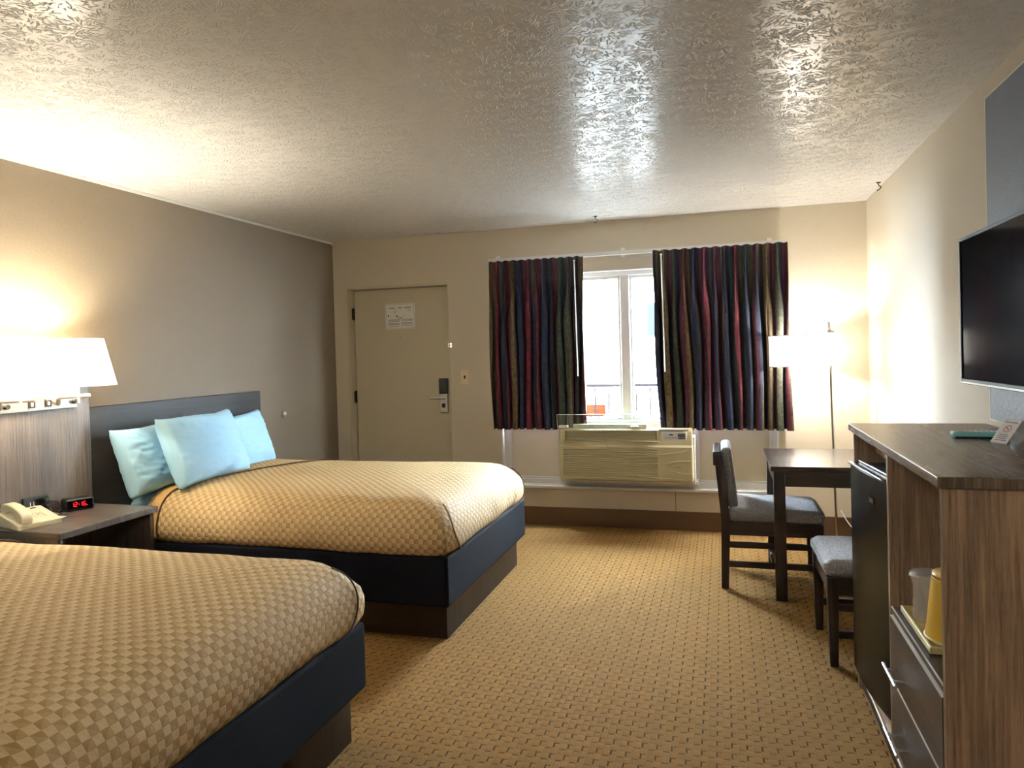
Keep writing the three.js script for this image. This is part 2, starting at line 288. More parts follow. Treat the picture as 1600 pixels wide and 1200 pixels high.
/* ================= outside the window ================= */
{
  const conc = std(0xd6d8da, { roughness: 0.9 }), lav = phy(new THREE.Color().setRGB(0.0062, 0.0050, 0.0056), { roughness: 0.95, specularIntensity: 0 }), whiteWall = std(0xe8e6e0, { roughness: 0.9 });
  tag(mesh('walkway', bx(-8, 6, -0.22, -0.04, -7.4, ZF - 0.17, 0.01), conc), 'concrete walkway outside the window', 'walkway');
  tag(mesh('courtyard', bx(-30, 30, -3.2, -3.0, -40, -7.45, 0), conc), 'pale pavement of the courtyard below the railing', 'pavement');
  const r = thing('railing', 'thin metal picket railing seen outside the window', 'railing', [0, -0.04, -7.2]);
  mesh('top_rail', bx(-5, 4, 1.083, 1.112, -0.025, 0.025, 0.006), lav, r); mesh('bottom_rail', bx(-5, 4, 0.1, 0.13, -0.015, 0.015, 0.004), lav, r);
  for (let k = 0; k < 56; k++) { const x = -1.246 + 0.1385 * (k - 24); mesh('picket', bx(x - 0.008, x + 0.008, 0.0, 1.08, -0.008, 0.008, 0.002), lav, r); }
  const b = thing('motel_building', 'white building across the courtyard with a blue window', 'building', [0, -3, -17]);
  mesh('wall', bx(-14, 12, 0, 7.2, -4, 0, 0.02), whiteWall, b);
  mesh('parapet', bx(-14.2, 12.2, 7.2, 7.45, -4.2, 0.25, 0.02), whiteWall, b);
  for (const x of [-5.4, -1.62, 2.4, 6.0]) { const w = mesh('window_frame', bx(x - 0.06, x + 1.16, 4.7, 5.5, 0, 0.06, 0.01), phy(new THREE.Color().setRGB(0.009, 0.0115, 0.013), { roughness: 0.9, specularIntensity: 0 }), b); mesh('pane', bx(x, x + 1.1, 4.76, 5.44, 0.05, 0.07, 0), phy(new THREE.Color().setRGB(0.0065, 0.0085, 0.0098), { roughness: 0.9, specularIntensity: 0 }), w); mesh('glazing_bar', bx(x + 0.22, x + 0.27, 4.76, 5.44, 0.07, 0.085, 0.002), phy(new THREE.Color().setRGB(0.009, 0.0115, 0.013), { roughness: 0.9, specularIntensity: 0 }), w); }
  const v = thing('box_truck', 'white box truck with orange top band beyond the railing', 'truck', [-4.6, -3, -14.4], 0);
  const orange = phy(new THREE.Color().setRGB(0.0095, 0.0026, 0.0010), { roughness: 0.9, specularIntensity: 0 }), vanWhite = std(0xe4e2de, { roughness: 0.4 });
  mesh('cargo_box', bx(-2.15, 2.15, 0.75, 2.99, -1.0, 1.0, 0.03), vanWhite, v); mesh('top_band', bx(-2.16, 2.16, 2.99, 3.24, -1.01, 1.01, 0.03), orange, v);
  mesh('chassis', bx(-3.9, 2.1, 0.45, 0.75, -0.7, 0.7, 0.03), M.black, v); mesh('cab', bx(-3.95, -2.25, 0.6, 2.3, -0.95, 0.95, 0.18), vanWhite, v);
  mesh('cab_window', bx(-3.4, -2.6, 1.45, 2.05, 0.94, 0.96, 0.003), std(0x33414a, { roughness: 0.1 }), v);
  for (const x of [-3.1, 1.1]) for (const z of [-0.8, 0.8]) mesh('wheel', new THREE.CylinderGeometry(0.42, 0.42, 0.26, 24).rotateX(Math.PI / 2).translate(x, 0.42, z), M.black, v);
}

/* ================= curtains ================= */
const curtainMap = (() => {
  const cols = [[92, 26, 46], [30, 38, 66], [84, 84, 66], [26, 30, 52], [112, 28, 48], [52, 66, 66], [36, 44, 80], [104, 84, 52], [66, 34, 62], [100, 32, 46], [58, 76, 66], [28, 46, 84], [74, 60, 78], [30, 28, 42], [96, 80, 54]];
  const W = 2048, col = new Array(W); let x = 0, k = 0;
  while (x < W) { const w = 20 + Math.floor(rnd() * 44), c = cols[(k * 7 + Math.floor(rnd() * 3)) % cols.length]; for (let i = 0; i < w && x < W; i++, x++) col[x] = i < 2 ? c.map(v => v * 0.72 + 26) : c; k++; }
  return tex(W, 256, (px, py) => { const c = col[px], n = 0.82 + 0.5 * (hash(px, py, 8) - 0.5) + 0.35 * (fbm(px / 6, py / 6, 9999, 43, 13, 1) - 0.5); return [c[0] * n * 0.92, c[1] * n * 0.92, c[2] * n * 0.92]; });
})();
const curtainMat = std(0xffffff, { map: curtainMap, roughness: 0.85, side: THREE.DoubleSide, bumpMap: rep(clothBump, 0.01), bumpScale: 0.0003 });
function curtain(x0, x1, y0, y1, folds, s, uOff, label, flare, wandX, wandY) {
  const g = thing('curtain', label, 'curtain', [0, 0, 0], 0, 'striped pinch pleat curtains');
  const NU = folds * 22, NV = 44, pos = [], uv = [], idx = [], zc = ZF + 0.086;
  const ph = [], am = []; for (let k = 0; k <= folds + 1; k++) { ph.push((hash(k, s, 1) - 0.5) * 0.5); am.push(0.7 + 0.6 * hash(k, s, 2)); }
  for (let j = 0; j <= NV; j++) {
    const v = j / NV, drop = v * (y1 - y0);
    let px = 0, pz = 0, len = 0;
    for (let i = 0; i <= NU; i++) {
      const t = i / NU, k = Math.min(folds - 1, Math.floor(t * folds)), f = t * folds - k;
      const head = smooth(0.0, 0.09, drop), pinch = Math.exp(-(((drop - 0.105) / 0.035) ** 2)), low = smooth(0.12, 0.55, drop);
      const jitter = lerp(ph[k], ph[k + 1], f), A = lerp(am[k], am[k + 1], smooth(0.3, 0.7, f)) * (0.016 + 0.012 * head + 0.026 * low);
      const w = 2 * Math.PI * (t * folds) + jitter * low * 1.6 + 0.5 * Math.sin(drop * 2.4 + k * 1.7 + s) * low;
      const dd = Math.min(f, 1 - f), z = lerp(-0.5 + 1.5 * Math.exp(-((dd / lerp(0.2, 0.1, head)) ** 2)), Math.cos(w), smooth(0.12, 0.5, drop));
      const crease = 0.006 * pinch;
      const spread = lerp(0, flare, smooth(0.1, 1, v));
      const X = lerp(x0, x1 + 0, t) + spread * (t - (flare < 0 ? 1 : 0)) * 1.0 + Math.sin(2 * w) * A * 0.2 * (0.4 + low) + 0.006 * Math.sin(drop * 5 + k) * low;
      const Z = zc + z * A - crease + 0.01 * n2(t * 9, v * 3, s);
      const Y = y1 - drop + 0.004 * Math.sin(w) * (1 - v) + 0.006 * n2(t * 6, 2, s + 3) * v;
      pos.push(X, Y, Z);
      uv.push(uOff + t * (x1 - x0) * 1.35, (y1 - drop) * 1.2);
    }
  }
  for (let j = 0; j < NV; j++) for (let i = 0; i < NU; i++) { const a = j * (NU + 1) + i, b = a + 1, c = a + NU + 1, d = c + 1; idx.push(a, c, b, b, c, d); }
  const q = new THREE.BufferGeometry(); q.setAttribute('position', new THREE.Float32BufferAttribute(pos, 3)); q.setAttribute('uv', new THREE.Float32BufferAttribute(uv, 2)); q.setIndex(idx); q.computeVertexNormals();
  mesh('drape', q, curtainMat, g);
  mesh('wand', [rod([wandX, y1 - 0.045, zc + 0.06], [wandX + 0.012, wandY, zc + 0.082], 0.005, 10), new THREE.SphereGeometry(0.008, 10, 8).translate(wandX, y1 - 0.04, zc + 0.06)], M.whitePlastic, g);
  return g;
}
curtain(-1.815, -1.03, 0.795, 2.165, 12, 4, 0.13, 'narrower striped maroon and navy curtain on the door side', 0.0, -1.095, 1.22);
curtain(-0.49, 0.478, 0.795, 2.170, 13, 9, 1.05, 'wider striped maroon and navy curtain beside the floor lamp', -0.03, -0.425, 1.24);
{
  const g = thing('curtain_rod', 'white traverse curtain rod above the window', 'curtain rod');
  mesh('rail', bx(-1.83, 0.46, 2.16, 2.192, ZF + 0.04, ZF + 0.06, 0.004), M.whitePlastic, g);
  for (const x of [-1.76, -0.73, 0.36]) mesh('bracket', [bx(x - 0.012, x + 0.012, 2.165, 2.205, ZF, ZF + 0.05, 0.003), bx(x - 0.016, x + 0.016, 2.15, 2.22, ZF, ZF + 0.004, 0.001)], M.whitePlastic, g);
}

/* ================= air conditioner ================= */
{
  const g = thing('air_conditioner', 'beige through-wall air conditioner under the window', 'air conditioner', [0, 0, 0]);
  const x0 = -1.238, x1 = -0.222, yb = 0.415, yt = 0.815, zf = -5.43;
  const s = new THREE.Shape(); // side profile (z to the room, y up)
  s.moveTo(-0.2, yb); s.lineTo(-0.02, yb); s.quadraticCurveTo(-0.004, yb, -0.004, yb + 0.016); s.lineTo(0, yb + 0.05); s.lineTo(-0.002, yb + 0.26); s.lineTo(-0.016, yb + 0.275);
  s.lineTo(-0.024, yt - 0.055); s.quadraticCurveTo(-0.028, yt - 0.004, -0.06, yt); s.lineTo(-0.07, yt); s.lineTo(-0.07, yt - 0.075); s.lineTo(-0.2, yt - 0.075); s.lineTo(-0.2, yb);
  const body = new THREE.ExtrudeGeometry(s, { depth: x1 - x0 - 0.024, bevelEnabled: true, bevelThickness: 0.012, bevelSize: 0.01, bevelOffset: -0.01, bevelSegments: 3, curveSegments: 8 });
  body.rotateY(Math.PI / 2).scale(1, 1, -1).translate(0, 0, 0);   // z->x
  { const p = body.attributes.position; for (let i = 0; i < p.count; i++) { const X = p.getX(i), Z = p.getZ(i); p.setXYZ(i, x0 + 0.012 + X, p.getY(i), zf + Z); } body.computeVertexNormals(); }
  const gx0 = -1.203, gx1 = -0.478, gy0 = 0.437, gy1 = 0.668, ux0 = -1.19, ux1 = -0.482, uy0 = 0.722, uy1 = 0.792;
  const cut = (solid, box) => { const e = new Evaluator(); e.useGroups = false; const A = new Brush(solid), B = new Brush(box); A.updateMatrixWorld(); B.updateMatrixWorld(); return e.evaluate(A, B, SUBTRACTION).geometry; };
  let shell = cut(body, new THREE.BoxGeometry(gx1 - gx0, gy1 - gy0, 0.16).translate((gx0 + gx1) / 2, (gy0 + gy1) / 2, zf - 0.02));
  shell = cut(shell, new THREE.BoxGeometry(ux1 - ux0, uy1 - uy0, 0.09).translate((ux0 + ux1) / 2, (uy0 + uy1) / 2, zf - 0.012));
  mesh('cabinet', shell, M.acBeige, g);
  mesh('wall_sleeve', [bx(x0 + 0.02, x1 + 0.012, yb - 0.035, yt - 0.075, ZF - 0.10, zf - 0.12, 0.004), bx(x0 - 0.03, x1 + 0.03, yb - 0.05, yb - 0.02, ZF - 0.06, zf - 0.16, 0.004)], M.slabWhite, g);
  // lower intake grille
  const NL = 13, pitch = (gy1 - gy0) / NL, slatG = bx(-(gx1 - gx0) / 2, (gx1 - gx0) / 2, -pitch * 0.37, pitch * 0.37, -0.008, 0.004, 0.002).rotateX(0.12);
  for (let k = 0; k < NL; k++) { const o = mesh('louver', slatG, M.acBeige, g); o.position.set((gx0 + gx1) / 2, gy0 + pitch * (k + 0.5), zf - 0.003); }
  // upper outlet grille
  const NF = 6, up = (uy1 - uy0) / NF, finG = bx(-(ux1 - ux0) / 2 + 0.008, (ux1 - ux0) / 2 - 0.008, -up * 0.27, up * 0.27, -0.004, 0.004, 0.002);
  for (let k = 0; k < NF; k++) { const o = mesh('fin', finG, M.acBeige, g); o.position.set((ux0 + ux1) / 2, uy0 + up * (k + 0.5), zf - 0.028); }
  mesh('outlet_rim', [bx(ux0 - 0.012, ux1 + 0.012, uy1, uy1 + 0.012, zf - 0.045, zf - 0.018, 0.004), bx(ux0 - 0.012, ux1 + 0.012, uy0 - 0.012, uy0, zf - 0.03, zf - 0.014, 0.004), bx(ux0 - 0.014, ux0, uy0 - 0.01, uy1 + 0.01, zf - 0.04, zf - 0.016, 0.004)], M.acBeige, g);
  mesh('grille_tab', bx(-0.858, -0.85, 0.676, 0.702, zf - 0.02, zf + 0.002, 0.002), M.acBeige, g);
  mesh('top_flap', bx(-1.13, -0.56, yt - 0.002, yt + 0.03, zf - 0.068, zf - 0.048, 0.004), M.acBeige, g);
  // controls
  mesh('control_well', bx(-0.452, -0.262, 0.728, 0.79, zf - 0.045, zf - 0.021, 0.006), M.whitePlastic, g);
  const cv = document.createElement('canvas'); cv.width = 256; cv.height = 96; const c = cv.getContext('2d');
  c.fillStyle = '#d7dbe0'; c.fillRect(0, 0, 256, 96); c.fillStyle = '#4b5058'; c.fillRect(170, 8, 80, 80); c.fillStyle = '#2e3136'; c.fillRect(70, 18, 44, 18);
  for (let k = 0; k < 6; k++) { c.fillStyle = k > 3 ? '#c9ced4' : '#4c5260'; c.fillRect(22 + k * 38, 62, 18, 10); }
  const t = new THREE.CanvasTexture(cv); t.colorSpace = THREE.SRGBColorSpace;
  mesh('control_panel', new THREE.PlaneGeometry(0.165, 0.05).translate(-0.355, 0.757, zf - 0.0203), std(0xffffff, { map: t, roughness: 0.4 }), g);
  mesh('control_lid', bx(-0.47, -0.25, 0.803, 0.812, zf - 0.066, zf - 0.02, 0.003), M.whitePlastic, g);
  const sw = (pts, r) => tube(pts.map(([x, y]) => [x, y, zf + 0.001]), r, 40, 6);
  mesh('swoosh_rib', [sw([[-0.245, 0.665], [-0.31, 0.64], [-0.45, 0.622], [-0.7, 0.595], [-0.9, 0.555], [-0.91, 0.535], [-0.8, 0.49], [-0.6, 0.452], [-0.42, 0.438], [-0.245, 0.43]].slice(0, 4), 0.0028)], M.acBeige, g);
  mesh('swoosh_rib', sw([[-0.7, 0.603], [-0.86, 0.57], [-0.92, 0.545], [-0.86, 0.515], [-0.7, 0.472], [-0.5, 0.446], [-0.3, 0.434]], 0.0034), M.acBeige, g);
  mesh('badge_ring', sw([[-0.235, 0.575], [-0.33, 0.57], [-0.405, 0.55], [-0.415, 0.53], [-0.39, 0.505], [-0.32, 0.485], [-0.235, 0.478]], 0.0028), M.acBeige, g);
  const cb = document.createElement('canvas'); cb.width = 256; cb.height = 64; const d = cb.getContext('2d'); d.fillStyle = '#d2c8a2'; d.fillRect(0, 0, 256, 64); d.fillStyle = '#4a4232'; d.font = 'italic bold 46px serif'; d.textAlign = 'center'; d.fillText('Amana', 118, 46); d.fillStyle = '#8a2a20'; d.fillRect(205, 10, 26, 8);
  const bt = new THREE.CanvasTexture(cb); bt.colorSpace = THREE.SRGBColorSpace;
  mesh('badge_print', new THREE.PlaneGeometry(0.066, 0.0165).translate(-0.333, 0.527, zf + 0.0012), std(0xffffff, { map: bt, roughness: 0.42 }), g);
  const p = thing('air_deflector', 'clear plastic air deflector standing on the air conditioner', 'deflector', [-0.93, yt, zf - 0.034]);
  mesh('sheet', bx(-0.32, 0.33, 0.001, 0.108, -0.002, 0.002, 0.001).rotateX(0.12), M.acrylic, p); mesh('sheet_edge', [bx(-0.32, 0.33, 0.106, 0.109, -0.0025, 0.0025, 0.001).rotateX(0.12), bx(-0.322, -0.319, 0, 0.109, -0.0025, 0.0025, 0.001).rotateX(0.12)], M.whitePlastic, p);
  mesh('clip', bx(-0.31, -0.235, 0.0, 0.022, -0.012, 0.014, 0.005), M.whitePlastic, p); mesh('clip', bx(0.25, 0.31, 0.0, 0.018, -0.01, 0.012, 0.005), M.whitePlastic, p);
}

/* ================= floor lamp ================= */
{
  const g = thing('floor_lamp', 'slim chrome floor lamp with white drum shade in the corner', 'floor lamp', [0.752, 0, -5.43]);
  g.rotation.z = 0.016;
  mesh('base', new THREE.LatheGeometry([[0, 0], [0.14, 0], [0.142, 0.008], [0.135, 0.018], [0.02, 0.024], [0, 0.024]].map(p => new THREE.Vector2(...p)), 40), M.chrome, g);
  mesh('pole', [rod([0, 0.02, 0], [0, 1.575, 0], 0.0105, 20)], M.chrome, g);
  mesh('arm', [bx(-0.215, 0.03, 1.498, 1.508, -0.006, 0.006, 0.002), bx(-0.016, 0.016, 1.49, 1.515, -0.016, 0.016, 0.004)], M.chrome, g);
  const R = 0.212, cx = -0.19, y0 = 1.272, y1 = 1.488;
  const sh = mesh('shade', [new THREE.CylinderGeometry(R, R, y1 - y0, 64, 1, true).translate(cx, (y0 + y1) / 2, 0)], M.shadeWhite, g);
  mesh('shade_rim', [new THREE.TorusGeometry(R, 0.003, 8, 64).rotateX(Math.PI / 2).translate(cx, y0, 0), new THREE.TorusGeometry(R, 0.003, 8, 64).rotateX(Math.PI / 2).translate(cx, y1, 0)], M.whitePlastic, sh);
  mesh('shade_carrier', [rod([cx, 1.47, -R], [cx, 1.47, R], 0.002, 6), rod([cx - R, 1.47, 0], [cx + R, 1.47, 0], 0.002, 6), rod([cx, 1.42, 0], [cx, 1.50, 0], 0.008, 10)], M.chrome, g);
  mesh('bulb', new THREE.SphereGeometry(0.03, 20, 14).scale(1, 1.3, 1).translate(cx, 1.38, 0), glow(0xfff0d8, 12), g);
  const l = new THREE.PointLight(NEUTRAL, FLOOR_LAMP, 0, 2); l.position.set(cx, 1.38, 0); l.castShadow = true; l.shadow.radius = 1.6; g.add(l);
  const cd = mesh('power_cord', tube([[0.1, 0.012, 0.03], [0.16, 0.006, 0.06], [0.2, 0.006, 0.0], [0.17, 0.03, -0.1], [0.1, 0.12, -0.17], [0.06, 0.2, -0.215]], 0.0035, 40, 6), M.whitePlastic, g);
}

/* ================= beds ================= */
const FOOT = -1.285, HEAD = -3.06;
const PROF = [[-0.7, 0.728], [-0.6, 0.727], [-0.5, 0.725], [-0.4, 0.722], [-0.3, 0.717], [-0.22, 0.71], [-0.15, 0.70], [-0.1, 0.686], [-0.065, 0.667], [-0.035, 0.641], [-0.012, 0.608], [0.003, 0.572], [0.010, 0.536], [0.011, 0.50], [0.006, 0.468], [-0.008, 0.446], [-0.03, 0.437]];
const ARC = PROF.reduce((a, p, i) => { a.push(i ? a[i - 1] + Math.hypot(p[0] - PROF[i - 1][0], p[1] - PROF[i - 1][1]) : 0); return a; }, []);
function bed(z0, z1, label) {
  const g = thing('bed', label, 'bed', [0, 0, 0], 0, 'double beds');
  mesh('plinth', [bx(-3.2, FOOT - 0.055, 0, 0.2, z0 + 0.03, z1 - 0.115, 0.004, 'x')], M.plinth, g);
  mesh('box_spring', bx(-3.27, FOOT, 0.195, 0.442, z0, z1, 0.018, 'x', 4), M.navy, g);
  mesh('mattress', bx(-3.27, FOOT - 0.07, 0.442, 0.672, z0 + 0.06, z1 - 0.06, 0.09, 'x', 6), M.pillow, g);
  return g;
}
function spreadPoint(s, x, z, j, nx, nz) {           // wrinkles shared by the cloth and what is sewn on it
  const drop = smooth(9, 13, j), y = PROF[j][1] + (1 - drop) * (0.016 * n2(x * 2.2, z * 2.2, s) + 0.006 * n2(x * 7, z * 7, s + 1)) + (j > 13 ? 0.012 * n2(x * 5, z * 5, s + 2) : 0);
  const out = drop * (0.018 * n2(x * 4 + z * 4, j * 0.15, s + 5) + 0.010 * n2(x * 12 + z * 12, j * 0.05, s + 6));
  return [x + nx * out, y, z + nz * out];
}
function bedspread(z0, z1, s, label, pipeA, pipeB, folds) {
  const g = thing('bedspread', label, 'bedspread', [0, 0, 0], 0, 'quilted bedspreads');
  const zm = (z0 + z1) / 2, hw = (z1 - z0) / 2, NS = 90, NC = 8, NFt = 70, pos = [], uv = [], idx = [];
  const cols = [];       // columns along the U-shaped edge: [section, t]
  for (let i = 0; i <= NS; i++) cols.push(['n', i / NS]);
  for (let i = 1; i <= NC / 2; i++) cols.push(['nc', i / NC]);
  const seam1 = cols.length; cols.push(['fc1', 0.5]);
  for (let i = NC / 2 + 1; i < NC; i++) cols.push(['fc1', i / NC]);
  for (let i = 0; i <= NFt; i++) cols.push(['f', i / NFt]);
  for (let i = 1; i <= NC / 2; i++) cols.push(['fc2', i / NC]);
  const seam2 = cols.length; cols.push(['wc', 0.5]);
  for (let i = NC / 2 + 1; i < NC; i++) cols.push(['wc', i / NC]);
  for (let i = 0; i <= NS; i++) cols.push(['w', i / NS]);
  for (let j = 0; j < PROF.length; j++) {
    const o = PROF[j][0], hz = j ? hw + o : 0, fx = FOOT + o;
    const r = Math.min(hz, lerp(0.02, j > 10 ? 0.085 : 0.11, smooth(2, 9, j))), a = ARC[j];
    for (const [k, t] of cols) {
      let x, z, nx = 0, nz = 0, u, v;
      if (k === 'n') { x = lerp(HEAD, fx - r, t); z = zm + hz; nz = 1; u = x; v = zm + a; }
      else if (k === 'w') { x = lerp(fx - r, HEAD, t); z = zm - hz; nz = -1; u = x; v = zm - a; }
      else if (k === 'f') { z = lerp(zm + hz - r, zm - hz + r, t); x = fx; nx = 1; u = FOOT - 0.7 + a; v = z; }
      else {
        const first = k === 'nc' || k === 'fc1', th = first ? (1 - t) * Math.PI / 2 : -t * Math.PI / 2;
        nx = Math.cos(th); nz = Math.sin(th); x = fx - r + r * nx; z = (first ? zm + hz - r : zm - hz + r) + r * nz;
        if (k === 'nc') { u = fx - r + r * t * 1.57; v = zm + a; } else if (k === 'wc') { u = fx - r + r * (1 - t) * 1.57; v = zm - a; }
        else if (k === 'fc1') { u = FOOT - 0.7 + a; v = zm + hz - r + r * (1 - t) * 1.57; } else { u = FOOT - 0.7 + a; v = zm - hz + r - r * t * 1.57; }
        const lip = smooth(8, 12, j) * Math.exp(-(((t - 0.5) / 0.14) ** 2)) * ((k === 'fc1' || k === 'fc2') ? 0.016 : 0.004); x += nx * lip; z += nz * lip;
      }
      pos.push(...spreadPoint(s, x, z, j, nx, nz)); uv.push(v, u);
    }
  }
  const C = cols.length;
  for (let j = 0; j < PROF.length - 1; j++) for (let i = 0; i < C - 1; i++) { const a = j * C + i, b = a + 1, c = a + C, d = c + 1; idx.push(a, c, b, b, c, d); }
  const q = new THREE.BufferGeometry(); q.setAttribute('position', new THREE.Float32BufferAttribute(pos, 3)); q.setAttribute('uv', new THREE.Float32BufferAttribute(uv, 2)); q.setIndex(idx); q.computeVertexNormals();
  mesh('quilted_cover', q, M.spread, g);
  // sewn border band and piping across the bed near the pillows
  const line = (dx, off) => {
    const pts = [];
    for (const sd of [1, -1]) { const L = PROF.map((p, j) => { const z = zm + sd * (j ? hw + p[0] : 0), x = lerp(pipeA, pipeB, smooth(0, 1, (z1 - z) / (z1 - z0))) + dx; const P = spreadPoint(s, x, z, j, 0, sd), up = j < 9 ? 1 : 0.35; return [P[0], P[1] + off * up, P[2] + sd * off * (j < 5 ? 0 : j < 9 ? 0.5 : 1)]; }); pts.push(...(sd === 1 ? L.reverse() : L.slice(1))); }
    return pts;
  };
  const A = line(-0.062, 0.006), B = line(0, 0.006), bp = [], bi = [], bu = [];
  A.forEach((p, i) => { bp.push(...p, ...B[i]); bu.push(0, i * 0.06, 0.06, i * 0.06); if (i) { const k = i * 2; bi.push(k - 2, k, k - 1, k - 1, k, k + 1); } });
  const bg = new THREE.BufferGeometry(); bg.setAttribute('position', new THREE.Float32BufferAttribute(bp, 3)); bg.setAttribute('uv', new THREE.Float32BufferAttribute(bu, 2)); bg.setIndex(bi); bg.computeVertexNormals();
  const bm = M.band.clone(); bm.side = THREE.DoubleSide;
  mesh('border_band', bg, bm, g);
  mesh('piping', new THREE.TubeGeometry(new THREE.CatmullRomCurve3(line(0.002, 0.007).map(p => V3(...p))), 160, 0.0032, 6), M.piping, g);
  for (const [sd, reach, j0] of folds) {                // tucked corner folds on the foot side
    const pts = []; for (let j = j0; j < PROF.length; j++) { const t = (j - j0) / (PROF.length - 1 - j0), o = PROF[j][0], z = zm + sd * (hw + o - 0.06 - reach * t * t), P = spreadPoint(s, FOOT + o, z, j, 1, 0); pts.push(V3(P[0] + 0.004, P[1] + (j < 11 ? 0.004 : 0), P[2])); }
    mesh('corner_fold', new THREE.TubeGeometry(new THREE.CatmullRomCurve3(pts), 60, sd > 0 ? 0.0045 : 0.0032, 8), sd > 0 ? M.spread : M.piping, g);
  }
  return g;
}
bed(-4.575, -3.165, 'farther double bed with navy box spring, below the headboard');
bed(-2.355, -0.945, 'nearer double bed with navy box spring, at bottom left');
bedspread(-4.575, -3.165, 3, 'gold checkered quilted bedspread under the blue pillows', -2.965, -2.64, [[1, 0.16, 8], [-1, 0.05, 8]]);
bedspread(-2.355, -0.945, 17, 'gold checkered quilted bedspread on the nearest bed', -2.80, -2.87, [[-1, 0.12, 8]]);

function pillow(w, h, th, s) {
  const N = 40, pos = [], uv = [], idx = [];
  for (const sd of [1, -1]) for (let j = 0; j <= N; j++) for (let i = 0; i <= N; i++) {
    const a = i / N * 2 - 1, b = j / N * 2 - 1, k = Math.pow(Math.max(0, (1 - a ** 4) * (1 - b ** 4)), 0.42);
    const pull = 1 - 0.055 * (1 - Math.abs(b) ** 3) * Math.abs(a) ** 4, pul2 = 1 - 0.075 * (1 - Math.abs(a) ** 3) * Math.abs(b) ** 4;
    const wr = 0.016 * n2(a * 1.3, b * 1.3, s + 2) + 0.022 * Math.abs(n2(a * 3 + b * 2, b * 5 - a, s + 4)) + 0.024 * Math.abs(n2(a * 7 - b * 3, b * 3 + a * 2, s + 6)) * (0.3 + a * a + b * b);
    pos.push(a * w / 2 * pull, b * h / 2 * pul2 + 0.012 * n2(a * 2, b * 3, s + 8), sd * k * (th / 2 + wr)); uv.push(a * w / 2, b * h / 2);
  }
  const L = (N + 1) ** 2;
  for (let q = 0; q < 2; q++) for (let j = 0; j < N; j++) for (let i = 0; i < N; i++) { const a = q * L + j * (N + 1) + i, b = a + 1, c = a + N + 1, d = c + 1; q ? idx.push(a, c, b, b, c, d) : idx.push(a, b, c, b, d, c); }
  const g = new THREE.BufferGeometry(); g.setAttribute('position', new THREE.Float32BufferAttribute(pos, 3)); g.setAttribute('uv', new THREE.Float32BufferAttribute(uv, 2)); g.setIndex(idx);
  const m = mergeVertices(g, 1e-5); m.computeVertexNormals(); return m;
}
function putPillow(w, h, th, s, x, y, z, tiltBack, yaw, roll, label) {   // stands on its long edge, leaning back to the headboard
  const g = pillow(w, h, th, s).rotateZ(roll).translate(0, h / 2, 0).rotateX(-tiltBack).rotateY(Math.PI / 2 + yaw);
  const o = mesh('pillow', g, M.pillow); o.position.set(x, y, z); tag(o, label, 'pillow', 'light blue pillows');
}
putPillow(0.64, 0.40, 0.15, 2, -3.08, 0.685, -3.41, 0.32, 0.02, 0.03, 'light blue pillow nearest the nightstand, behind the front pillow');
putPillow(0.66, 0.40, 0.15, 5, -3.08, 0.668, -4.055, 0.32, -0.04, 0.06, 'light blue pillow farthest from the nightstand, behind the front pillow');
putPillow(0.66, 0.42, 0.16, 9, -2.90, 0.712, -3.565, 0.36, 0.06, 0.0, 'light blue pillow in front, leaning on the other two');

/* headboards and the panel between the beds */
const hb = (z0, z1, label) => tag(mesh('headboard', bx(XL + 0.001, XL + 0.036, 0.30, 1.186, z0, z1, 0.003, 'z'), M.headboard), label, 'headboard', 'dark wood headboards');
hb(-4.512, -3.026, 'dark wood headboard mounted behind the blue pillows');
hb(-2.29, -0.80, 'dark wood headboard of the bed nearest the camera');
tag(mesh('wall_panel', bx(XL + 0.001, XL + 0.05, 0.2, 1.37, -3.02, -2.295, 0.003, 'y'), M.nightWood), 'grey-brown upright wood panel behind lamps and nightstand', 'panel');

/* nightstand */
{
  const g = thing('nightstand', 'dark wood open nightstand between the two beds', 'nightstand', [0, 0, 0]);
  const xb = XL + 0.052;
  mesh('top', bx(xb, -2.815, 0.645, 0.676, -3.005, -2.43, 0.003, 'x'), M.nightWood, g);
  for (const z of [-2.995, -2.465]) mesh('side_panel', bx(xb, -2.835, 0, 0.645, z, z + 0.025, 0.002, 'y'), M.nightWood, g);
  mesh('back_panel', bx(xb, xb + 0.018, 0.08, 0.645, -2.97, -2.465, 0.001, 'y'), M.nightWood, g);
  mesh('shelf', bx(xb + 0.018, -2.85, 0.14, 0.165, -2.97, -2.465, 0.002, 'x'), M.nightWood, g);
}
